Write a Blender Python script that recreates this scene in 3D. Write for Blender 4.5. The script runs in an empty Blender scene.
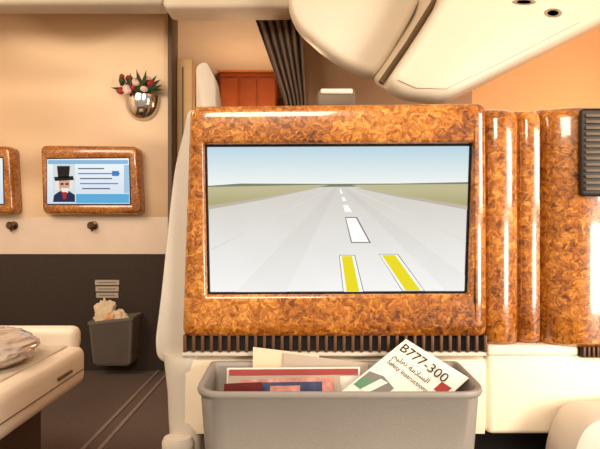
import bpy, bmesh, math, random
from mathutils import Vector, Matrix, noise
random.seed(4)
sc = bpy.context.scene
COL = sc.collection
F = 480.0; ZC = 1.0

def at(u, v, d):
    """image pixel (u,v) projected from the camera out to a chosen depth d -> metres"""
    return Vector(((u-300)*d/F, d, ZC-(v-224.5)*d/F))

def lin(c):
    c = c/255.0
    return c/12.92 if c <= 0.04045 else ((c+0.055)/1.055)**2.4
def rgb(r, g, b): return (lin(r), lin(g), lin(b), 1)

# ---------------------------------------------------------------- materials
def newmat(name):
    m = bpy.data.materials.new(name); m.use_nodes = True
    nt = m.node_tree
    return m, nt, nt.nodes['Principled BSDF']

def mat(name, c, rough=0.5, var=0.06, scale=8, metal=0, coat=0, bump=0, bscale=200, spec=0.5):
    m, nt, p = newmat(name)
    tc = nt.nodes.new('ShaderNodeTexCoord')
    n = nt.nodes.new('ShaderNodeTexNoise'); n.inputs['Scale'].default_value = scale; n.inputs['Detail'].default_value = 4
    nt.links.new(tc.outputs['Object'], n.inputs['Vector'])
    r = nt.nodes.new('ShaderNodeValToRGB')
    base = rgb(*c)
    r.color_ramp.elements[0].position = 0.3; r.color_ramp.elements[1].position = 0.7
    r.color_ramp.elements[0].color = tuple([x*(1-var) for x in base[:3]]+[1])
    r.color_ramp.elements[1].color = tuple([min(1, x*(1+var)) for x in base[:3]]+[1])
    nt.links.new(n.outputs['Fac'], r.inputs['Fac'])
    nt.links.new(r.outputs['Color'], p.inputs['Base Color'])
    p.inputs['Roughness'].default_value = rough
    p.inputs['Metallic'].default_value = metal
    p.inputs['Coat Weight'].default_value = coat
    p.inputs['Specular IOR Level'].default_value = spec
    if bump:
        n2 = nt.nodes.new('ShaderNodeTexNoise'); n2.inputs['Scale'].default_value = bscale
        nt.links.new(tc.outputs['Object'], n2.inputs['Vector'])
        b = nt.nodes.new('ShaderNodeBump'); b.inputs['Strength'].default_value = bump; b.inputs['Distance'].default_value = 0.004
        nt.links.new(n2.outputs['Fac'], b.inputs['Height']); nt.links.new(b.outputs['Normal'], p.inputs['Normal'])
    return m

def burl(name):
    m, nt, p = newmat(name)
    tc = nt.nodes.new('ShaderNodeTexCoord')
    mp = nt.nodes.new('ShaderNodeMapping'); mp.inputs['Scale'].default_value = (1, 1, 1.1)
    nt.links.new(tc.outputs['Object'], mp.inputs['Vector'])
    # domain warp so the grain curls tightly
    w = nt.nodes.new('ShaderNodeTexNoise'); w.inputs['Scale'].default_value = 38; w.inputs['Detail'].default_value = 3
    nt.links.new(mp.outputs['Vector'], w.inputs['Vector'])
    wm = nt.nodes.new('ShaderNodeMix'); wm.data_type = 'VECTOR'; wm.inputs[0].default_value = 0.035
    nt.links.new(mp.outputs['Vector'], wm.inputs[4]); nt.links.new(w.outputs['Color'], wm.inputs[5])
    n = nt.nodes.new('ShaderNodeTexNoise')
    n.inputs['Scale'].default_value = 88; n.inputs['Detail'].default_value = 7
    n.inputs['Roughness'].default_value = 0.58; n.inputs['Distortion'].default_value = 0.9
    nt.links.new(wm.outputs[1], n.inputs['Vector'])
    big = nt.nodes.new('ShaderNodeTexNoise'); big.inputs['Scale'].default_value = 8; big.inputs['Detail'].default_value = 2
    nt.links.new(mp.outputs['Vector'], big.inputs['Vector'])
    ad = nt.nodes.new('ShaderNodeMath'); ad.operation = 'MULTIPLY_ADD'; ad.inputs[1].default_value = 0.36
    nt.links.new(big.outputs['Fac'], ad.inputs[0]); nt.links.new(n.outputs['Fac'], ad.inputs[2])
    r = nt.nodes.new('ShaderNodeValToRGB'); cr = r.color_ramp
    cr.elements[0].position = 0.46; cr.elements[0].color = rgb(66, 28, 4)
    cr.elements[1].position = 0.90; cr.elements[1].color = rgb(222, 156, 74)
    e = cr.elements.new(0.57); e.color = rgb(120, 62, 12)
    e = cr.elements.new(0.67); e.color = rgb(156, 88, 21)
    e = cr.elements.new(0.77); e.color = rgb(188, 116, 38)
    nt.links.new(ad.outputs[0], r.inputs['Fac'])
    v = nt.nodes.new('ShaderNodeTexVoronoi'); v.inputs['Scale'].default_value = 150
    nt.links.new(wm.outputs[1], v.inputs['Vector'])
    vr = nt.nodes.new('ShaderNodeValToRGB')
    vr.color_ramp.elements[0].position = 0.08; vr.color_ramp.elements[0].color = (0.3, 0.22, 0.16, 1)
    vr.color_ramp.elements[1].position = 0.34; vr.color_ramp.elements[1].color = (1, 1, 1, 1)
    nt.links.new(v.outputs['Distance'], vr.inputs['Fac'])
    n4 = nt.nodes.new('ShaderNodeTexNoise'); n4.inputs['Scale'].default_value = 18
    nt.links.new(mp.outputs['Vector'], n4.inputs['Vector'])
    r4 = nt.nodes.new('ShaderNodeValToRGB'); r4.color_ramp.elements[0].position = 0.45; r4.color_ramp.elements[1].position = 0.62
    nt.links.new(n4.outputs['Fac'], r4.inputs['Fac'])
    mm = nt.nodes.new('ShaderNodeMix'); mm.data_type = 'RGBA'; mm.blend_type = 'MULTIPLY'
    nt.links.new(r4.outputs['Color'], mm.inputs[0])
    nt.links.new(r.outputs['Color'], mm.inputs[6]); nt.links.new(vr.outputs['Color'], mm.inputs[7])
    nt.links.new(mm.outputs[2], p.inputs['Base Color'])
    p.inputs['Roughness'].default_value = 0.3
    p.inputs['Coat Weight'].default_value = 1.0; p.inputs['Coat Roughness'].default_value = 0.08
    return m

def emis(name, c, c2=None, z0=0, z1=1, k=1.0, var=0.0):
    """lit display colour, optional vertical gradient between heights z0..z1"""
    m, nt, p = newmat(name)
    p.inputs['Base Color'].default_value = (0.004, 0.004, 0.004, 1); p.inputs['Roughness'].default_value = 0.25
    p.inputs['Specular IOR Level'].default_value = 0.2
    tc = nt.nodes.new('ShaderNodeTexCoord'); s = nt.nodes.new('ShaderNodeSeparateXYZ')
    nt.links.new(tc.outputs['Object'], s.inputs[0])
    mr = nt.nodes.new('ShaderNodeMapRange'); mr.inputs[1].default_value = z0; mr.inputs[2].default_value = z1
    nt.links.new(s.outputs['Z'], mr.inputs[0])
    n = nt.nodes.new('ShaderNodeTexNoise'); n.inputs['Scale'].default_value = 14; n.inputs['Detail'].default_value = 5
    nt.links.new(tc.outputs['Object'], n.inputs['Vector'])
    ma = nt.nodes.new('ShaderNodeMath'); ma.operation = 'MULTIPLY_ADD'; ma.inputs[1].default_value = var
    nt.links.new(n.outputs['Fac'], ma.inputs[0]); nt.links.new(mr.outputs[0], ma.inputs[2])
    r = nt.nodes.new('ShaderNodeValToRGB')
    r.color_ramp.elements[0].color = rgb(*c); r.color_ramp.elements[1].color = rgb(*(c2 or c))
    nt.links.new(ma.outputs[0], r.inputs['Fac'])
    nt.links.new(r.outputs['Color'], p.inputs['Emission Color']); p.inputs['Emission Strength'].default_value = k
    return m

def wallmat():
    m, nt, p = newmat('bulkhead_laminate')
    tc = nt.nodes.new('ShaderNodeTexCoord')
    mp = nt.nodes.new('ShaderNodeMapping'); mp.inputs['Scale'].default_value = (0.7, 1, 1.9); mp.inputs['Rotation'].default_value = (0, 0.35, 0)
    mp.inputs['Location'].default_value = (0.3, 0, 0.2)
    nt.links.new(tc.outputs['Object'], mp.inputs['Vector'])
    n = nt.nodes.new('ShaderNodeTexNoise'); n.inputs['Scale'].default_value = 1.1; n.inputs['Detail'].default_value = 0.5
    n.inputs['Distortion'].default_value = 0.8
    nt.links.new(mp.outputs['Vector'], n.inputs['Vector'])
    r = nt.nodes.new('ShaderNodeValToRGB'); cr = r.color_ramp
    cr.elements[0].position = 0.36; cr.elements[0].color = rgb(204, 170, 134)
    cr.elements[1].position = 0.56; cr.elements[1].color = rgb(234, 204, 168)
    nt.links.new(n.outputs['Fac'], r.inputs['Fac']); nt.links.new(r.outputs['Color'], p.inputs['Base Color'])
    p.inputs['Roughness'].default_value = 0.4
    return m

M = {}
M['burl'] = burl('burl_walnut')
M['shell'] = mat('seat_shell_plastic', (208, 196, 182), 0.42, 0.03)
M['cream'] = mat('cream_plastic', (244, 226, 200), 0.45, 0.04, 3)
M['pocket'] = mat('pocket_grey_plastic', (146, 138, 131), 0.42, 0.03, bump=0.15, bscale=500)
M['dark'] = mat('dark_trim', (24, 18, 15), 0.5)
M['bezel'] = mat('bezel_black', (12, 10, 9), 0.3)
M['fin'] = mat('vent_fin', (92, 58, 34), 0.5)
M['wall'] = wallmat()
M['wallwhite'] = mat('bulkhead_white_band', (228, 208, 192), 0.5, 0.03)
M['kick'] = mat('bulkhead_carpet', (60, 49, 43), 0.95, 0.12, 60, bump=0.5, bscale=400)
M['ceil'] = mat('ceiling_panel', (210, 192, 172), 0.6, 0.03)
M['valance'] = mat('valance_panel', (186, 170, 152), 0.6, 0.03)
M['floor'] = mat('aisle_carpet', (94, 80, 74), 0.95, 0.2, 90, bump=0.6, bscale=500)
M['track'] = mat('seat_track_cover', (128, 116, 110), 0.6)
M['bin'] = mat('bin_plastic', (228, 214, 194), 0.4, 0.03, 3)
M['binseam'] = mat('bin_seam', (170, 150, 124), 0.6)
M['gapshade'] = mat('bin_gap_shade', (96, 70, 44), 0.6)  # brown that paints in the shade between the two bins
M['orange'] = mat('sidewall_orange', (232, 182, 132), 0.6, 0.06, 2)
M['tan'] = mat('bulkhead_tan', (170, 142, 116), 0.6, 0.08, 2)
M['galley'] = mat('galley_panel', (196, 124, 72), 0.5, 0.1, 3)
M['red'] = mat('galley_cabinet', (156, 76, 36), 0.4, 0.15, 6)
M['curtain'] = mat('curtain_fabric', (122, 102, 88), 0.9, 0.1, 20)
M['jamb'] = mat('door_jamb', (206, 168, 120), 0.5)
M['jambdark'] = mat('door_jamb_dark', (92, 72, 52), 0.5)
M['silver'] = mat('polished_silver', (210, 205, 200), 0.12, 0.02, metal=1)
M['knob'] = mat('coat_hook_metal', (110, 84, 62), 0.3, metal=0.8)
M['paper'] = mat('white_paper', (236, 230, 222), 0.7, 0.02)
M['paper2'] = mat('cream_paper', (226, 206, 178), 0.7, 0.04)
M['greypaper'] = mat('grey_paper', (184, 168, 154), 0.7, 0.03)
M['redp'] = mat('red_print', (150, 42, 36), 0.5, 0.1)
M['maroon'] = mat('maroon_print', (96, 30, 32), 0.4, 0.2, 40)
M['pink'] = mat('pink_print', (196, 134, 124), 0.5, 0.35, 60)
M['bluep'] = mat('blue_print', (54, 62, 96), 0.5, 0.4, 60)
M['ink'] = mat('black_ink', (28, 26, 26), 0.6)
M['greyink'] = mat('grey_ink', (120, 122, 120), 0.6)
M['green'] = mat('green_print', (92, 140, 110), 0.6)
M['leaf'] = mat('leaf_green', (46, 66, 32), 0.6, 0.2, 40)
M['petalr'] = mat('petal_red', (166, 40, 40), 0.6, 0.2, 60)
M['petalw'] = mat('petal_white', (226, 196, 186), 0.6, 0.1, 60)
M['bag'] = mat('blanket_wrapper', (200, 184, 174), 0.14, 0.10, 12, coat=0.9)
M['console'] = mat('console_white', (238, 226, 210), 0.4, 0.02)
M['base'] = mat('seat_base_brown', (70, 54, 42), 0.7, 0.1)
M['lourve'] = mat('louvre_dark', (44, 36, 32), 0.6)
M['rack'] = mat('rack_grey', (112, 104, 98), .5)

# ---------------------------------------------------------------- mesh helpers
def root(name, loc=(0, 0, 0)):
    e = bpy.data.objects.new(name, None); e.location = loc; e.empty_display_size = 0.1
    COL.objects.link(e); return e

def finish(name, bm, m, parent=None, smooth=True, ang=35):
    bmesh.ops.recalc_face_normals(bm, faces=bm.faces)
    me = bpy.data.meshes.new(name); bm.to_mesh(me); bm.free()
    ms = m if isinstance(m, (list, tuple)) else [m]
    for x in ms: me.materials.append(x)
    if smooth:
        me.polygons.foreach_set('use_smooth', [True]*len(me.polygons))
        me.set_sharp_from_angle(angle=math.radians(ang))
    o = bpy.data.objects.new(name, me); COL.objects.link(o)
    if parent:
        o.parent = parent; o.matrix_parent_inverse = Matrix.Translation(-parent.location)
    return o

def loft(name, loops, m, parent=None, caps=(True, True), closed=True, ang=35):
    bm = bmesh.new(); R = [[bm.verts.new(p) for p in L] for L in loops]
    n = len(loops[0])
    for a, b in zip(R[:-1], R[1:]):
        for i in range(n if closed else n-1):
            j = (i+1) % n
            try: bm.faces.new((a[i], a[j], b[j], b[i]))
            except ValueError: pass
    if closed and caps[0]: bm.faces.new(R[0])
    if closed and caps[1]: bm.faces.new(list(reversed(R[-1])))
    return finish(name, bm, m, parent, ang=ang)

def box(name, x0, x1, y0, y1, z0, z1, m, parent=None, bev=0.0, seg=3):
    bm = bmesh.new(); bmesh.ops.create_cube(bm, size=1)
    for v in bm.verts:
        v.co = Vector(((x0+x1)/2+v.co.x*(x1-x0), (y0+y1)/2+v.co.y*(y1-y0), (z0+z1)/2+v.co.z*(z1-z0)))
    if bev: bmesh.ops.bevel(bm, geom=list(bm.edges), offset=bev, segments=seg, affect='EDGES', profile=0.5)
    return finish(name, bm, m, parent)

def rpoly(pts, r, n=5):
    out = []; N = len(pts); rs = r if isinstance(r, (list, tuple)) else [r]*N
    for i in range(N):
        P = Vector(pts[i]); A = Vector(pts[i-1]); B = Vector(pts[(i+1) % N])
        da = (A-P); db = (B-P)
        q = min(rs[i], da.length*0.45, db.length*0.45)
        a = P+da.normalized()*q; b = P+db.normalized()*q
        for k in range(n+1):
            t = k/n
            out.append(tuple((1-t)**2*a+2*t*(1-t)*P+t*t*b))
    return out

def flat(name, pts, d, m, parent=None, dx=0):
    """flat printed / displayed patch standing vertically at distance d"""
    bm = bmesh.new()
    vs = [bm.verts.new(at(u, v, d)+Vector((dx, 0, 0))) for u, v in pts]
    f = bm.faces.new(vs)
    o = finish(name, bm, m, parent, smooth=False)
    if o.data.polygons[0].normal.y > 0: o.data.flip_normals()
    return o

def tube(name, pts, r, m, parent=None, seg=8, radii=None):
    loops = []
    P = [Vector(p) for p in pts]
    for i, p in enumerate(P):
        t = (P[min(i+1, len(P)-1)]-P[max(i-1, 0)]).normalized()
        a = t.cross(Vector((0, 0, 1)))
        if a.length < 0.1: a = t.cross(Vector((1, 0, 0)))
        a.normalize(); b = t.cross(a); rr = radii[i] if radii else r
        loops.append([p+a*rr*math.cos(2*math.pi*k/seg)+b*rr*math.sin(2*math.pi*k/seg) for k in range(seg)])
    return loft(name, loops, m, parent)

def text(name, body, size, mtx, m, parent=None, ext=0.0):
    c = bpy.data.curves.new(name, 'FONT'); c.body = body; c.size = size; c.extrude = ext
    c.materials.append(m)
    o = bpy.data.objects.new(name, c); COL.objects.link(o); o.matrix_world = mtx
    if parent:
        o.parent = parent; o.matrix_parent_inverse = Matrix.Translation(-parent.location)
    return o

# ---------------------------------------------------------------- room
box('floor', -2.9, 2.9, -1.5, 6.0, -0.05, 0, M['floor'])
box('ceiling', -2.9, 2.9, -1.5, 6.0, 2.47, 2.52, M['ceil'])
box('wall_left', -2.95, -2.9, -1.5, 6.0, 0, 2.47, M['cream'])
box('wall_right', 2.9, 2.95, -1.5, 6.0, 0, 2.47, M['orange'])
box('wall_back', -2.9, 2.9, 6.0, 6.05, 0, 2.47, M['galley'])
xl = at(170, 0, 3.3).x; xr = at(304, 0, 3.3).x
zA = at(0, 217, 3.3).z; zB = at(0, 254, 3.3).z
w = root('wall_bulkhead_left', ((xl-2.9)/2, 3.33, 0))
box('laminate_panel', -2.9, xl, 3.3, 3.36, zA, 2.47, M['wall'], w)
box('white_band', -2.9, xl, 3.3, 3.36, zB, zA, M['wallwhite'], w)
box('kick_panel', -2.9, xl, 3.285, 3.36, 0.0, zB, M['kick'], w, 0.004)
wr = root('wall_bulkhead_right', (1.5, 3.33, 0))
xm = at(472, 0, 3.3).x
box('tan_panel', xr, xm, 3.3, 3.36, 0, 2.47, M['tan'], wr)
box('warm_panel', xm, 2.9, 3.3, 3.36, 0, 2.47, M['orange'], wr)
# valance that drops from the ceiling across the cabin
v_ = root('trim_valance', (-1.5, 2.8, 2.3))
box('valance_left', -2.9, at(166, 0, 2.8).x, 2.74, 2.9, at(0, 8, 2.8).z, 2.47, M['valance'], v_, .03, 4)
box('valance_centre', at(166, 0, 2.8).x, at(292, 0, 2.8).x, 2.72, 2.92, at(0, 13, 2.8).z, 2.47, M['ceil'], v_, .03, 4)
# door jamb
j = root('door_jamb', (xl, 3.3, 0))
box('jamb_dark', xl, xl+0.03, 3.24, 3.40, 0, 2.47, M['jambdark'], j, 0.006)
box('jamb_light', xl+0.03, xl+0.14, 3.36, 3.46, 0, 2.16, M['jamb'], j, 0.01)
box('jamb_seam', xl+0.07, xl+0.078, 3.352, 3.36, 0, 2.1, M['jambdark'], j)
# galley beyond
g = root('galley_cabinet', at(248, 150, 4.6))
a = at(219, 72, 4.6); b = at(277, 100, 4.6)
box('cabinet_body', a.x, b.x, 4.6, 4.85, 0.0, a.z, M['red'], g, 0.02)
box('counter_top', a.x-0.02, b.x+0.02, 4.56, 4.87, a.z, a.z+0.03, M['galley'], g, 0.01)
for k in range(3):
    box('cabinet_door', a.x+0.02+k*0.18, a.x+0.18+k*0.18, 4.585, 4.6, 1.5, a.z-0.06, M['red'], g, 0.004)
gl = root('galley_header', at(230, 30, 5.0))
box('header_panel', a.x-0.4, b.x+0.3, 5.1, 5.2, 2.36, 2.47, M['orange'], gl, 0.01)
box('header_lip', a.x-0.4, b.x+0.3, 5.05, 5.1, 2.33, 2.36, M['jamb'], gl, 0.01)

# curtain
def curtain():
    bm = bmesh.new(); nx = 70; nz = 24; G = []
    for iz in range(nz+1):
        z = 2.45-iz/nz*2.43
        v = 224.5-(z-1)*F/3.1
        t = min(1, max(0, (v-15)/90))
        u0 = 254+t*32; u1 = 303+t*4
        row = []
        for ix in range(nx+1):
            s = ix/nx
            x = (u0+(u1-u0)*s-300)*3.1/F
            y = 3.14+0.03*math.sin(s*2*math.pi*6)+0.008*math.sin(s*31+iz*0.3)
            row.append(bm.verts.new((x, y, z)))
        G.append(row)
    for i in range(nz):
        for k in range(nx):
            bm.faces.new((G[i][k], G[i][k+1], G[i+1][k+1], G[i+1][k]))
    o = finish('curtain', bm, M['curtain'], ang=80)
    md = o.modifiers.new('thick', 'SOLIDIFY'); md.thickness = 0.004
curtain()

# ---------------------------------------------------------------- overhead bins
def obin(name, poly, d, depth, rise, r=12):
    e = root(name, at(sum(p[0] for p in poly)/len(poly), sum(p[1] for p in poly)/len(poly), d))
    pts = rpoly(poly, r, 4)
    base = [at(u, v, d) for u, v in pts]
    cx = sum(p.x for p in base)/len(base); cz = sum(p.z for p in base)/len(base)
    def L(s, dy, dz=0): return [(cx+(p.x-cx)*s, d+dy, cz+(p.z-cz)*s+dz) for p in base]
    loft('bin_door', [L(0.86, -0.05), L(0.92, -0.045), L(0.96, -0.035), L(0.985, -0.018), L(1, 0.01), L(1, 0.05), L(0.985, depth*0.5, rise*0.4), L(0.9, depth, rise)], M['bin'], e, ang=70)
    return e
b1 = obin('overhead_bin', [(290, -90), (288, 8), (298, 30), (325, 54), (352, 71), (374, 78), (384, 66), (402, 36), (426, -10), (436, -90)], 2.4, 0.6, 0.30)
b2 = obin('overhead_bin', [(456, -130), (438, 2), (410, 46), (384, 84), (402, 97), (444, 103), (475, 88), (540, 55), (606, 22), (700, -30), (720, -130)], 2.0, 0.8, 0.32)
tube('gap_shade_strip', [at(446, -40, 2.03), at(434, 2, 2.03), at(408, 44, 2.03), at(381, 83, 2.03)], 0.013, M['gapshade'], b2)  # added tube, draws the dark shading line in the gap between bins
tube('door_seam', [at(398, 80, 1.955), at(416, 88, 1.951), at(446, 89, 1.951), at(500, 63, 1.951), at(580, 22, 1.951)], 0.0015, M['binseam'], b2)
for (u, v, rx, rz) in [(553, 13, 9, 4.5), (524, 2, 12, 3)]:
    c = at(u, v, 1.95)
    lo = [[(c.x+s*rx/F*2*math.cos(t*math.pi/10), c.y+dy, c.z+s*rz/F*2*math.sin(t*math.pi/10)) for t in range(20)] for s, dy in [(1, 0.012), (1, 0), (0.8, -0.006), (0.6, 0.0)]]
    loft('latch', lo, M['binseam'], b2)

# ---------------------------------------------------------------- seat with screen
def seat(name, dx, first):
    e = root(name, (0.07+dx, 1.1, 0.6))
    D = Vector((dx, 0, 0))
    def S(u, v, d): return at(u, v, d)+D
    # grey outer shell
    sh = rpoly([(188, 108), (183, 134), (175, 165), (170, 205), (166, 245), (161, 295), (155, 342), (157, 360), (172, 366), (486, 362), (488, 108)],
               [8, 20, 20, 20, 20, 20, 12, 8, 6, 3, 5], 4)
    fr = [S(u, v, 0.99) for u, v in sh]
    cx = sum(p.x for p in fr)/len(fr); cz = sum(p.z for p in fr)/len(fr)
    def L(s, y): return [(cx+(p.x-cx)*s, y, cz+(p.z-cz)*s) for p in fr]
    loft('shell', [L(0.975, 0.985), L(0.99, 0.988), L(1, 1.0), L(1.0, 1.03), L(0.99, 1.12), L(0.95, 1.2)], M['shell'], e, ang=50)
    # burl surround
    def ring(o4, r, y):
        return [(p[0], y, p[1]) for p in rpoly([((u-300)*.002+dx, ZC-(v-224.5)*.002) for u, v in o4], r*.002, 6)]
    def ins(k): return [(190+k, 106+k), (486-k, 103+k), (487-k, 337-k), (182+k, 337-k)]
    def hi(k): return [(204-k, 144-k), (473+k, 143-k), (468+k, 294+k), (207-k, 295+k)]
    loft('burl_surround', [ring(ins(0), 10, 0.985), ring(ins(0), 10, 0.966), ring(ins(.8), 10, 0.960), ring(ins(2.5), 9, 0.955), ring(ins(5), 8, 0.952), ring(ins(9), 7, 0.950), ring(ins(13), 4, 0.9495),
                           ring(hi(4), 2, 0.951), ring(hi(1.2), 2, 0.952), ring(hi(0), 2, 0.955), ring(hi(-0.5), 2, 0.972)], M['burl'], e, caps=(False, False), ang=40)
    # bezel + display
    loft('screen_bezel', [ring(hi(0.3), 2, 0.974), ring(hi(0.3), 2, 0.966), ring(hi(-2), 1, 0.965), ring(hi(-2.6), 1, 0.968)], M['bezel'], e, caps=(False, False))
    box('screen_back', S(200, 0, .96).x, S(478, 0, .96).x, 0.9685, 0.984, S(0, 298, .96).z, S(0, 140, .96).z, M['bezel'], e)
    d = 0.968
    z_t = at(0, 146, d).z; z_h = at(0, 184, d).z; z_b = at(0, 292, d).z
    if first:
        sky = emis('screen_sky', (238, 243, 240), (184, 212, 226), z_h, z_t)
        run = emis('screen_runway', (250, 250, 248), (214, 210, 202), z_b, z_h, var=0.24)
        grass = emis('screen_grass', (166, 158, 106), (192, 184, 144), at(0, 204, d).z, z_h, var=0.6)
        tree = emis('screen_trees', (120, 128, 108)); shoulder = emis('screen_shoulder', (190, 180, 164))
        white = emis('screen_white', (253, 253, 253)); yel = emis('screen_yellow', (236, 218, 30)); dk = emis('screen_line', (128, 122, 112))
        sealc = emis('screen_seal', (224, 220, 212)); tyre = emis('screen_tyre', (245, 244, 241), (209, 205, 197), z_b, z_h, var=.24)
        def fl(n, p, k, m): flat(n, p, d-0.0003*k, m, e)
        fl('display_runway', [(206, 185), (470, 184), (466, 292), (209, 293)], 0, run)
        fl('display_sky', [(206, 146), (471, 145), (470, 185), (206, 186)], 1, sky)
        fl('display_trees', [(206, 186), (240, 183.5), (330, 183.8), (400, 183.5), (471, 182), (471, 185.5), (206, 188)], 2, tree)
        fl('display_grass', [(206, 187), (330, 184.6), (316, 187.5), (260, 198), (206, 206)], 3, grass)
        fl('display_shoulder', [(206, 206), (260, 198), (316, 187.5), (322, 187), (262, 200), (206, 210)], 4, shoulder)
        fl('display_grass', [(352, 184.8), (470, 184), (469, 206), (400, 195), (362, 188)], 3, grass)
        fl('display_shoulder', [(362, 188), (400, 195), (469, 206), (469, 210), (398, 197), (356, 188)], 4, shoulder)
        fl('display_tyre_marks', [(334, 188), (337, 188), (286, 292), (236, 292)], 3, tyre)
        fl('display_tyre_marks', [(343, 188), (346, 188), (466, 276), (466, 291), (446, 291)], 3, tyre)
        fl('display_centreline', [(345, 217), (357, 217), (371, 243), (351, 243)], 5, dk)
        fl('display_centreline', [(346, 218), (356, 218), (369, 242), (352, 242)], 6, white)
        fl('display_centreline', [(343, 205), (348, 205), (352, 212), (345, 212)], 5, white)
        fl('display_centreline', [(341.5, 197), (344.5, 197), (346.5, 201), (342.5, 201)], 5, white)
        fl('display_centreline', [(339.5, 189), (341, 189), (343, 194), (340.5, 194)], 5, white)
        for a4 in ([(339, 255), (355, 255), (364, 292), (343, 292)], [(379, 254), (398, 254), (425, 291), (402, 291)]):
            fl('display_marking_edge', a4, 5, dk)
            (x0, y0), (x1, y1), (x2, y2), (x3, y3) = a4
            fl('display_marking', [(x0+.7, y0+.5), (x1-.7, y1+.5), (x2-.9, y2-.3), (x3+.7, y3-.3)], 6, white)
            fl('display_marking', [(x0+2.6, y0+1), (x1-3, y1+1), (x2-4.6, y2-.6), (x3+3.6, y3-.6)], 7, yel)
        for p in ([(330, 189), (331, 189), (212, 250), (209, 250)], [(350, 189), (352, 189), (466, 240), (466, 242)]):
            fl('display_seal_line', p, 4, sealc)
    else:
        flat('display', [(206, 146), (471, 145), (466, 292), (209, 293)], d, emis('screen_idle', (40, 60, 90)), e, dx=dx)
    # vent grille under the surround
    a = S(184, 336, .96); b = S(486, 353, .96)
    box('vent_recess', a.x, b.x, 0.968, 0.985, b.z, a.z+0.004, M['dark'], e)
    n = 34
    for k in range(n+1):
        x = a.x+0.002+(b.x-a.x-0.004)*k/n
        box('vent_fin', x-0.003, x+0.003, 0.9555, 0.97, b.z+0.002, a.z+0.002, M['fin'], e, 0.001, 2)
    box('vent_lip', a.x-0.004, b.x, 0.957, 0.985, b.z-0.006, b.z+0.002, M['shell'], e, 0.002)
    # cream lower body
    prof = []
    for (y, z) in [(0.985, 0.735), (0.972, 0.725), (0.968, 0.70), (0.968, 0.60), (0.975, 0.575), (1.0, 0.565), (1.2, 0.565), (1.2, 0.735)]:
        prof.append((y, z))
    loft('lower_panel', [[(x+dx, y, z) for y, z in prof] for x in (-.235, .375)], M['cream'], e)
    # left flank running to the floor
    fl_loops = []
    for v, z in [(362, .735), (372, .70), (395, .655), (420, .60), (432, .57), (440, .5), (449, .25), (455, 0.0)]:
        x0 = {362: -.283, 372: -.279, 395: -.274, 420: -.272, 432: -.270, 440: -.262, 449: -.26, 455: -.26}[v]+dx
        x1 = -0.205+dx
        q = rpoly([(x0, 0.97), (x1, 0.966), (x1, 1.2), (x0, 1.2)], 0.03, 4)
        fl_loops.append([(p[0], p[1], z) for p in q])
    loft('flank', fl_loops, M['shell'], e)
    q = []
    for s, z in [(0.3, .538), (.85, .545), (1, .556), (1, .568), (.85, .578), (.3, .582)]:
        q.append([(-.243+dx+s*.032*math.cos(t*math.pi/8), 0.955+s*.022*math.sin(t*math.pi/8), z) for t in range(16)])
    loft('recline_handle', q, M['shell'], e)
    box('plinth', -0.2+dx, 0.375+dx, 1.05, 1.2, 0.0, 0.56, M['dark'], e, 0.01)
    # literature pocket moulded on the back
    xa, xb = -0.174+dx, 0.311+dx
    yf, yb = 0.80, 0.957
    zf, zk = .722, .728
    def pl(k, z, zb=None, tp=0):
        q = rpoly([(xa+k+tp, yf+k+tp*0.2), (xb-k-tp, yf+k+tp*0.2), (xb-k-tp*.6, yb-k), (xa+k+tp*.6, yb-k)], [.045, .045, .012, .012], 6)
        zb = zb or z
        return [(p[0], p[1], z+(zb-z)*max(0, (p[1]-yf)/(yb-yf))) for p in q]
    loft('literature_pocket', [pl(0.02, .488, tp=.03), pl(0.006, .495, tp=.026), pl(0.0, .51, tp=.022), pl(0, .53, tp=.018), pl(0, .62, tp=.008), pl(0, zf-.014, zk-.014, tp=0.001), pl(-.003, zf-.011, zk-.011), pl(-.0045, zf-.006, zk-.006), pl(-.003, zf-.001, zk-.001), pl(0.0, zf, zk),
                               pl(.004, zf-.002, zk-.002), pl(.006, zf-.01, zk-.01), pl(.006, .62, tp=.008), pl(.006, .535, tp=.018)], M['pocket'], e, ang=50)
    for xx in (-.13+dx, .26+dx):
        box('pocket_bracket', xx-.02, xx+.02, yb-.004, 0.97, .60, .66, M['shell'], e)
    a = S(317, 96, 1.03); b = S(354, 104, 1.03)
    if first:
        box('top_latch', a.x, b.x, 1.0, 1.06, 1.2375, a.z+.004, M['jambdark'], e, .003)
        box('top_latch_cap', a.x+.006, b.x-.006, .996, 1.05, a.z-.004, a.z+.007, M['shell'], e, .003)
    return e
seat('airline_seat', 0, True)
seat('airline_seat', 0.94, False)

# ---------------------------------------------------------------- burl console to the right
c = root('seat_console', (0.5, 1.05, 0.6))
prof = [(487, .990), (488.5, .976), (492, .967), (499, .962), (507, .962), (514, .965), (519, .971), (522, .980), (523.5, .990), (525, .990), (526.5, .980), (531, .975), (538, .974), (544, .977), (546, .990),
        (547.5, .990), (550, .972), (556, .960), (566, .950), (578, .943), (592, .941), (606, .944), (618, .953), (626, .97), (627, .99)]
def cl(z, dy):
    L = [((u-300)*.002, y+dy, z) for u, y in prof]
    L += [(0.654, 1.2, z), (0.374, 1.2, z)]
    return L
zt = 1.242; zb = .757
loops = [cl(zb, .01), cl(zb+.008, 0)]
for k in range(1, 8): loops.append(cl(zb+.008+(zt-.05-zb)*k/8, 0))
for a_ in (0, 20, 40, 60, 80, 90):
    t = math.radians(a_); loops.append(cl(zt-.03+.03*math.sin(t), .06*(1-math.cos(t))))
loft('burl_column', loops, M['burl'], c, ang=50)
box('console_vent', .560, .70, .955, .975, .735, .757, M['dark'], c)
for k in range(9):
    box('console_vent_fin', .562+k*.009, .5665+k*.009, .9505, .956, .737, .757, M['fin'], c, .001, 2)
box('console_lower_panel', .377, .655, .968, 1.2, .575, .752, M['cream'], c, .012)
box('console_ledge', .377, .56, .962, 1.0, .736, .757, M['cream'], c, .006)
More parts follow.
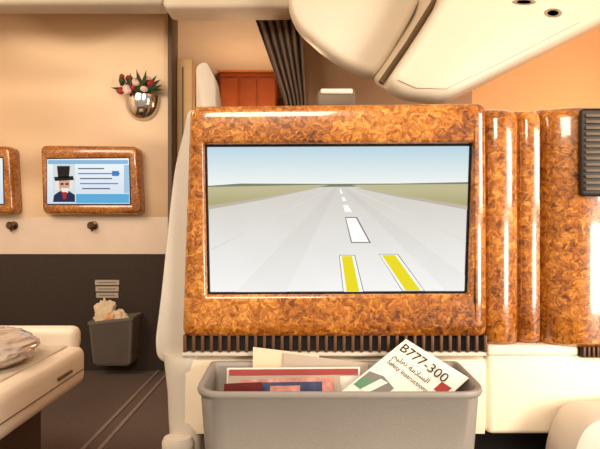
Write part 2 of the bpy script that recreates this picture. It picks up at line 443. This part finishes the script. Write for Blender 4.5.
box('console_plinth', .377, .655, 1.06, 1.2, 0, .57, M['dark'], c, .005)
lv = root('louvre_panel', (.59, .93, 1.13))
box('louvre_frame', .545, .64, .931, .9405, 1.055, 1.225, M['lourve'], lv, .008)
for k in range(13):
    box('louvre_slat', .552, .634, .926, .934, 1.066+k*.0118, 1.072+k*.0118, M['jambdark'], lv, .001, 2)
# arm pad bottom right
lo = []
for s, y in [(.85, .86), (.97, .865), (1, .88), (1, .94), (.97, .955)]:
    q = rpoly([(.475, .30), (.485, .575), (.515, .652), (.70, .660), (.70, .30)], [.02, .06, .05, .03, .02], 4)
    lo.append([(.59+(p[0]-.59)*s, y, .48+(p[1]-.48)*s) for p in q])
loft('arm_pad', lo, M['shell'], c)
box('arm_post', .52, .68, .875, .945, 0, .31, M['base'], c, .01)

# ---------------------------------------------------------------- pocket contents
def sheet(name, p0, pu, pv, th, m, parent=None):
    n = pu.cross(pv).normalized()
    if n.y < 0: n = -n
    bm = bmesh.new()
    A = [p0, p0+pu, p0+pu+pv, p0+pv]
    f = [bm.verts.new(p) for p in A]; b = [bm.verts.new(p+n*th) for p in A]
    bm.faces.new(f); bm.faces.new(b[::-1])
    for i in range(4):
        k = (i+1) % 4; bm.faces.new((f[i], b[i], b[k], f[k]))
    return finish(name, bm, m, parent, smooth=False)

T = at(406, 339, .946); Rr = at(469, 378, .868); Lf = at(329, 396, .892)
U = Rr-T; V = Lf-T
V = V-U*(V.dot(U)/U.dot(U))*0.2        # square the card up
u_ = U.normalized(); v_ = V.normalized(); nn = u_.cross(-v_).normalized()
sf = root('safety_card', T)
sheet('card_leaf', T, U, V, .0012, M['paper'], sf)
print('card corner', T+U+V, U.length, V.length, Rr)
def cm(a, b, off=.0008):
    o = T+u_*a+v_*b+nn*off
    return Matrix(((u_.x, -v_.x, nn.x, o.x), (u_.y, -v_.y, nn.y, o.y), (u_.z, -v_.z, nn.z, o.z), (0, 0, 0, 1)))
text('card_title', 'B777-300', .0272, cm(.007, .028), M['ink'], sf, .0001)
text('card_arabic', '\ufee2\ufef4\ufee0\ufecc\ufe97 \ufe94\ufee3\ufefc\ufeb4\ufedf\ufe8d', .0155, cm(.012, .049), M['ink'], sf, .0001)
text('card_subtitle', 'Safety Instructions', .0124, cm(.012, .065), M['ink'], sf, .0001)
def patch(nm, pts, m, off=.0006):
    bm = bmesh.new(); bm.faces.new([bm.verts.new(T+u_*a+v_*b+nn*off) for a, b in pts]); finish(nm, bm, m, sf, smooth=False)
patch('card_logo', [(.108, .036), (.128, .036), (.128, .058), (.108, .058)], M['redp'])
patch('card_graphic', [(.004, .10), (.030, .092), (.060, .10), (.058, .14), (.004, .14)], M['greyink'])
patch('card_graphic_tail', [(.004, .118), (.03, .112), (.028, .14), (.004, .14)], M['green'], .0009)
patch('card_graphic_wing', [(.03, .10), (.045, .098), (.034, .14), (.02, .14)], M['paper'], .0012)

def dochild(n, a, b, lowz, d2, th, m, par=None):
    return sheet(n, a, b-a, Vector((0, d2-a.y, lowz-a.z)), th, m, par)
dochild('envelope', at(253, 347, .949), at(319, 355, .946), .60, .932, .001, M['paper2'])
dochild('folded_paper', at(284, 353, .943), at(368, 363, .939), .60, .922, .001, M['greypaper'])
nw = root('newspaper', at(300, 370, .91))
dochild('pages', at(227, 368, .925), at(360, 367, .92), .60, .905, .003, M['paper'], nw)
dochild('pages_front', at(228, 376, .905), at(340, 375, .900), .60, .885, .002, M['greypaper'], nw)
dochild('red_masthead', at(229, 369.6, .9215), at(358, 368.6, .9165), .711, .9180, .0004, M['redp'], nw)
mg = root('magazine', at(300, 385, .87))
dochild('cover', at(240, 380, .862), at(334, 377, .856), .58, .836, .003, M['pink'], mg)
dochild('cover_blue', at(262, 382.5, .858), at(322, 381.5, .8535), .69, .852, .0004, M['bluep'], mg)
dochild('cover_title', at(270, 386, .8555), at(300, 385.4, .8525), .70, .8530, .0004, M['pink'], mg)
bk = root('booklet', at(240, 385, .86))
dochild('cover', at(224, 384, .838), at(262, 382, .835), .58, .823, .002, M['maroon'], bk)

# ---------------------------------------------------------------- monitors on bulkhead
def monitor(name, dx, content):
    e = root(name, at(89, 180, 3.2)+Vector((dx, 0, 0)))
    d = 3.2
    def P(pts, r, y): return [(p[0], y, p[1]) for p in rpoly([((u-300)*d/F+dx, ZC-(v-224.5)*d/F) for u, v in pts], r*d/F, 5)]
    def h(k): return [(46-k, 158-k), (130+k, 157-k), (131+k, 205+k), (46-k, 205+k)]
    def o2(k): return [(40+k, 145+k), (137-k, 146+k), (141-k, 214-k), (42+k, 214-k)]
    loft('burl_surround', [P(o2(0), 6, 3.3), P(o2(0), 6, 3.22), P(o2(1), 5, 3.205), P(o2(2.5), 4, 3.198), P(h(2), 1, 3.198), P(h(0), 1, 3.203), P(h(0), 1, 3.215)], M['burl'], e, caps=(True, False))
    flat('bezel', h(0.5), 3.2125, M['bezel'], e, dx)
    bg = emis('panel_bg', (206, 222, 234), (236, 244, 248), at(0, 205, 3.2).z, at(0, 158, 3.2).z)
    flat('display', h(-1.2), 3.2105, bg, e, dx)
    if content:
        def fl(n, p, k, c): flat(n, p, 3.2105-.0008*k, emis('ui_'+n, c), e, dx)
        fl('band', [(48, 160), (128, 160), (128, 164), (48, 164)], 1, (130, 180, 220))
        fl('footer', [(76, 194), (129, 194), (129, 203), (76, 203)], 1, (90, 170, 216))
        fl('portrait_bg', [(53, 164), (75, 164), (75, 202), (53, 202)], 2, (214, 220, 220))
        fl('portrait_hat', [(57, 166), (70, 166), (69, 178), (58, 178)], 4, (16, 18, 24))
        fl('portrait_brim', [(54, 177), (73, 176), (74, 180), (55, 181)], 4, (16, 18, 24))
        fl('portrait_face', rpoly([(58, 179), (70, 179), (69, 192), (60, 192)], 4), 3, (214, 160, 130))
        fl('portrait_hair', [(55, 181), (59, 180), (59, 190), (55, 190)], 3, (230, 228, 222))
        fl('portrait_hair', [(70, 180), (73, 180), (73, 189), (69, 190)], 3, (230, 228, 222))
        fl('portrait_eyes', [(60.5, 183), (63.5, 183), (63.5, 185), (60.5, 185)], 4, (60, 40, 34))
        fl('portrait_eyes', [(65.5, 183), (68.5, 183), (68.5, 185), (65.5, 185)], 4, (60, 40, 34))
        fl('portrait_beard', rpoly([(61, 188), (69, 188), (68, 193), (62, 193)], 1), 4, (236, 232, 226))
        fl('portrait_coat', [(53, 202), (54, 195), (60, 191), (69, 191), (75, 195), (75, 202)], 3, (24, 40, 74))
        fl('portrait_cravat', [(62, 192), (67, 192), (66, 199), (63, 199)], 5, (178, 40, 40))
        for k, (x0, x1) in enumerate([(78, 104), (78, 120), (80, 112), (80, 118), (82, 110)]):
            fl('text_line', [(x0, 168+k*5), (x1, 168+k*5), (x1, 169.2+k*5), (x0, 169.2+k*5)], 2, (90, 130, 190) if k % 2 else (90, 90, 120))
        fl('button', [(112, 171), (119, 171), (119, 176), (112, 176)], 3, (60, 120, 190))
        fl('sidebar', [(124, 165), (129, 165), (129, 193), (124, 193)], 2, (160, 196, 222))
    return e
monitor('wall_monitor', 0, True)
monitor('wall_monitor', -.845, False)
for k, u_px in enumerate((14, 94)):
    p = at(u_px, 225.5, 3.3)
    e = root('coat_hook', p)
    lo = [[(p.x+r*math.cos(t*math.pi/8), y, p.z+r*math.sin(t*math.pi/8)) for t in range(16)] for r, y in [(.03, 3.3), (.03, 3.293), (.012, 3.29), (.012, 3.265), (.024, 3.258), (.026, 3.248), (.018, 3.24)]]
    loft('hook_knob', lo, M['knob'], e)
    box('hook_stem', p.x-.006, p.x+.006, 3.262, 3.272, p.z-.04, p.z, M['knob'], e, .002)
pc = root('placard', at(107, 289, 3.28))
for k in range(3):
    a = at(95+k*.6, 280+k*6.4, 3.28); b = at(119-k*.4, 285+k*6.4, 3.28)
    box('label_plate', a.x, b.x, 3.279, 3.285, b.z, a.z, M['greypaper'], pc)
    box('label_text', a.x+.02, b.x-.02, 3.2775, 3.279, (a.z+b.z)/2-.004, (a.z+b.z)/2+.004, M['greyink'], pc)

# ---------------------------------------------------------------- vase with flowers
vz = root('flower_vase', at(137, 100, 3.22))
cpt = at(138, 93, 3.2)
lo = []
R0 = .122
for k in range(0, 11):
    t = k/10*math.pi/2
    r = R0*math.cos(t)**.8 if k < 10 else .004
    z = cpt.z-.165*math.sin(t)
    lo.append([(cpt.x+r*math.cos(a*math.pi/12), 3.3-.001+min(0, -abs(r*math.sin(a*math.pi/12))*.8) if a > 12 or a == 0 else 3.299, z) for a in range(24)])
rim = [(cpt.x+(p[0]-cpt.x)*.9, 3.299-(3.299-p[1])*.9, cpt.z) for p in lo[0]]
inn = [(cpt.x+(p[0]-cpt.x)*.7, 3.299-(3.299-p[1])*.7, cpt.z-.06) for p in lo[0]]
loft('bowl', [inn, rim]+lo, M['silver'], vz, ang=60)
def blob(name, c, r, m, par, sub=2, rough=.2):
    bm = bmesh.new(); bmesh.ops.create_icosphere(bm, subdivisions=sub, radius=r)
    for q in bm.verts:
        f = 1+rough*noise.noise(q.co*40+Vector(c)*9)
        q.co = q.co*f+Vector(c)
    return finish(name, bm, m, par)
for i in range(20):
    x = cpt.x+random.uniform(-.13, .09); z = cpt.z+random.uniform(.0, .11); y = 3.22+random.uniform(-.06, .02)
    tube('stem', [(cpt.x+random.uniform(-.03, .03), 3.25, cpt.z-.04), ((cpt.x+x)/2, 3.24, cpt.z+.02), (x, y, z)], .004, M['leaf'], vz, 6)
    blob('blossom', (x, y, z), random.uniform(.014, .024), random.choice([M['petalr'], M['petalr'], M['petalw'], M['leaf'], M['leaf']]), vz, 2, .5)
for i in range(34):
    a_ = random.uniform(-.3, math.pi+.3); l = random.uniform(.08, .15)
    b0 = Vector((cpt.x+random.uniform(-.06, .05), 3.23, cpt.z)); b1_ = b0+Vector((math.cos(a_)*l, random.uniform(-.05, .02), abs(math.sin(a_))*l+.01))
    tube('leaf', [b0, b0.lerp(b1_, .5)+Vector((0, -.01, .01)), b1_], .01, M['leaf'], vz, 6, [.003, .014, .001])

# ---------------------------------------------------------------- magazine rack on bulkhead
wb = root('wall_magazine_rack', at(112, 340, 3.2))
A0 = at(90, 322, 3.13); B0 = at(134, 316, 3.13); zlo = at(0, 366, 3.13).z
def wl(k, z, tp):
    q = rpoly([(A0.x+k+tp, 3.10+k+tp), (B0.x-k-tp, 3.10+k+tp), (B0.x-k-tp, 3.284-k), (A0.x+k+tp, 3.284-k)], .02, 4)
    return [(p[0], p[1], z+(.03*(p[0]-A0.x)/(B0.x-A0.x) if z > zlo+.1 else 0)) for p in q]
loft('rack_tub', [wl(0, zlo, .035), wl(0, zlo+.02, .02), wl(0, A0.z-.02, 0), wl(-.006, A0.z-.012, 0), wl(-.006, A0.z+.005, 0), wl(.004, A0.z+.005, 0), wl(.006, A0.z-.1, .01), wl(.006, zlo+.04, .02)], M['rack'], wb)
# crumpled wrappers and papers standing in the rack
def crumple(nm, cx, cy, cz, rx, rz, m, sd):
    bm = bmesh.new(); bmesh.ops.create_icosphere(bm, subdivisions=4, radius=1)
    for q in bm.verts:
        d_ = q.co.copy(); r = 1+.45*noise.noise(d_*2.2+Vector((sd, 0, sd)))+.2*noise.noise(d_*5+Vector((sd, 2, 0)))
        q.co = Vector((cx+d_.x*rx*r, cy+d_.y*.035*r, cz+d_.z*rz*r))
    finish(nm, bm, m, wb, ang=20)
crumple('wrapper', A0.x+.075, 3.19, A0.z+.03, .07, .10, M['paper2'], 3.1)
crumple('wrapper', A0.x+.165, 3.17, A0.z+.005, .065, .06, M['paper2'], 7.7)
crumple('wrapper', A0.x+.12, 3.15, A0.z+.0, .04, .05, M['orange'], 5.2)
p0 = at(86, 304, 3.26); p1 = at(104, 299, 3.26)
p0.x = max(p0.x, A0.x+.01)
dochild('papers', p0, p1, zlo+.12, 3.25, .004, M['paper'], wb)

# ---------------------------------------------------------------- neighbouring seat console, lower left
ns = root('side_console', (-1.2, 1.45, .3))
box('console_top', -1.75, -.85, .95, 1.92, .37, .525, M['console'], ns, .04, 6)
box('console_lid', -1.72, -.90, 1.0, 1.86, .522, .532, M['shell'], ns, .004)
box('console_rim', -1.72, -.87, 1.86, 1.93, .50, .60, M['console'], ns, .033, 6)
box('console_base', -1.70, -.97, 1.0, 1.82, 0, .38, M['base'], ns, .03)
box('console_latch', -.852, -.842, 1.68, 1.78, .452, .462, M['jambdark'], ns, .002)
box('console_seam', -.851, -.848, 1.0, 1.88, .432, .435, M['jambdark'], ns)

def bag():
    bm = bmesh.new(); bmesh.ops.create_icosphere(bm, subdivisions=6, radius=1)
    for q in bm.verts:
        d = q.co.copy()
        r = 1+.12*noise.noise(d*1.6+Vector((3, 1, 2)))-.10*abs(noise.noise(d*3.2+Vector((1, 5, 2))))+.02*noise.noise(d*9)
        sx = abs(d.x)**.75*(1 if d.x > 0 else -1); sy = abs(d.y)**.75*(1 if d.y > 0 else -1)
        q.co = Vector((-1.11+sx*.20*r, 1.62+sy*.17*r, max(.533, .580+d.z*.066*r)))
    finish('wrapped_blanket', bm, M['bag'], ang=60)
bag()

tr = root('floor_track', (-.85, 2.4, 0))
for x0, x1 in ((-.975, -.955), (-.90, -.88)):
    box('track_strip', x0, x1, -1.4, 3.28, 0, .006, M['track'], tr, .001, 1)

# far seat seen through the doorway
fs = root('distant_seat', at(206, 90, 2.7))
lo = []
for s, y in [(.9, 2.68), (1, 2.7), (1, 2.8), (.95, 2.86)]:
    q = rpoly([(at(197, 0, 2.7).x, 0.0), (at(196, 0, 2.7).x, at(0, 66, 2.7).z), (at(206, 0, 2.7).x, at(0, 61, 2.7).z), (at(216, 0, 2.7).x, at(0, 80, 2.7).z), (at(222, 0, 2.7).x, 1.3), (at(240, 0, 2.7).x, 0.0)], .04, 5)
    cx = at(212, 0, 2.7).x
    lo.append([(cx+(p[0]-cx)*s, y, p[1]*(s if p[1] > .1 else 1)+(0 if s == 1 else (1-s)*1.0 if p[1] > .1 else 0)) for p in q])
loft('headrest_shell', lo, M['shell'], fs, ang=50)

# ---------------------------------------------------------------- lights
def area(name, loc, tgt, size, e, c):
    l = bpy.data.lights.new(name, 'AREA'); l.size = size; l.energy = e; l.color = c
    o = bpy.data.objects.new(name, l); COL.objects.link(o); o.location = loc
    o.rotation_euler = (Vector(tgt)-Vector(loc)).to_track_quat('-Z', 'Y').to_euler()
    return o
area('cabin_light', (-.2, -.9, 2.2), (.1, 1.0, .9), .8, 44, (1, .86, .67))
area('cabin_light_left', (-1.9, 1.2, 2.4), (-1.6, 3.2, 1.0), 1.2, 56, (1, .83, .63))
area('bin_fill_light', (1.8, -.2, 1.5), (.9, 2.4, 2.0), .8, 42, (1, .88, .72))  # added fill lamp, brightens the bins in place of bounced light
area('wash_light_right', (1.9, 2.5, 1.2), (1.6, 3.3, 2.0), .6, 10, (1, .66, .38))
area('window_light', (1.3, -.3, .8), (.5, 1.0, .65), .4, 17, (1, .92, .80))
pt = bpy.data.lights.new('galley_light', 'POINT'); pt.energy = 26; pt.color = (1, .66, .38); pt.shadow_soft_size = .15
po = bpy.data.objects.new('galley_light', pt); COL.objects.link(po); po.location = (-.45, 4.1, 1.75)
wd = bpy.data.worlds.new('World'); sc.world = wd; wd.use_nodes = True
wd.node_tree.nodes['Background'].inputs[0].default_value = (1, .86, .68, 1)
wd.node_tree.nodes['Background'].inputs[1].default_value = .5

cam = bpy.data.cameras.new('Camera'); cam.lens = 28.8; cam.sensor_width = 36
co = bpy.data.objects.new('Camera', cam); COL.objects.link(co)
co.location = (0, 0, ZC); co.rotation_euler = (math.radians(90), 0, 0)
cam.clip_start = .02
sc.camera = co
sc.view_settings.view_transform = 'Standard'
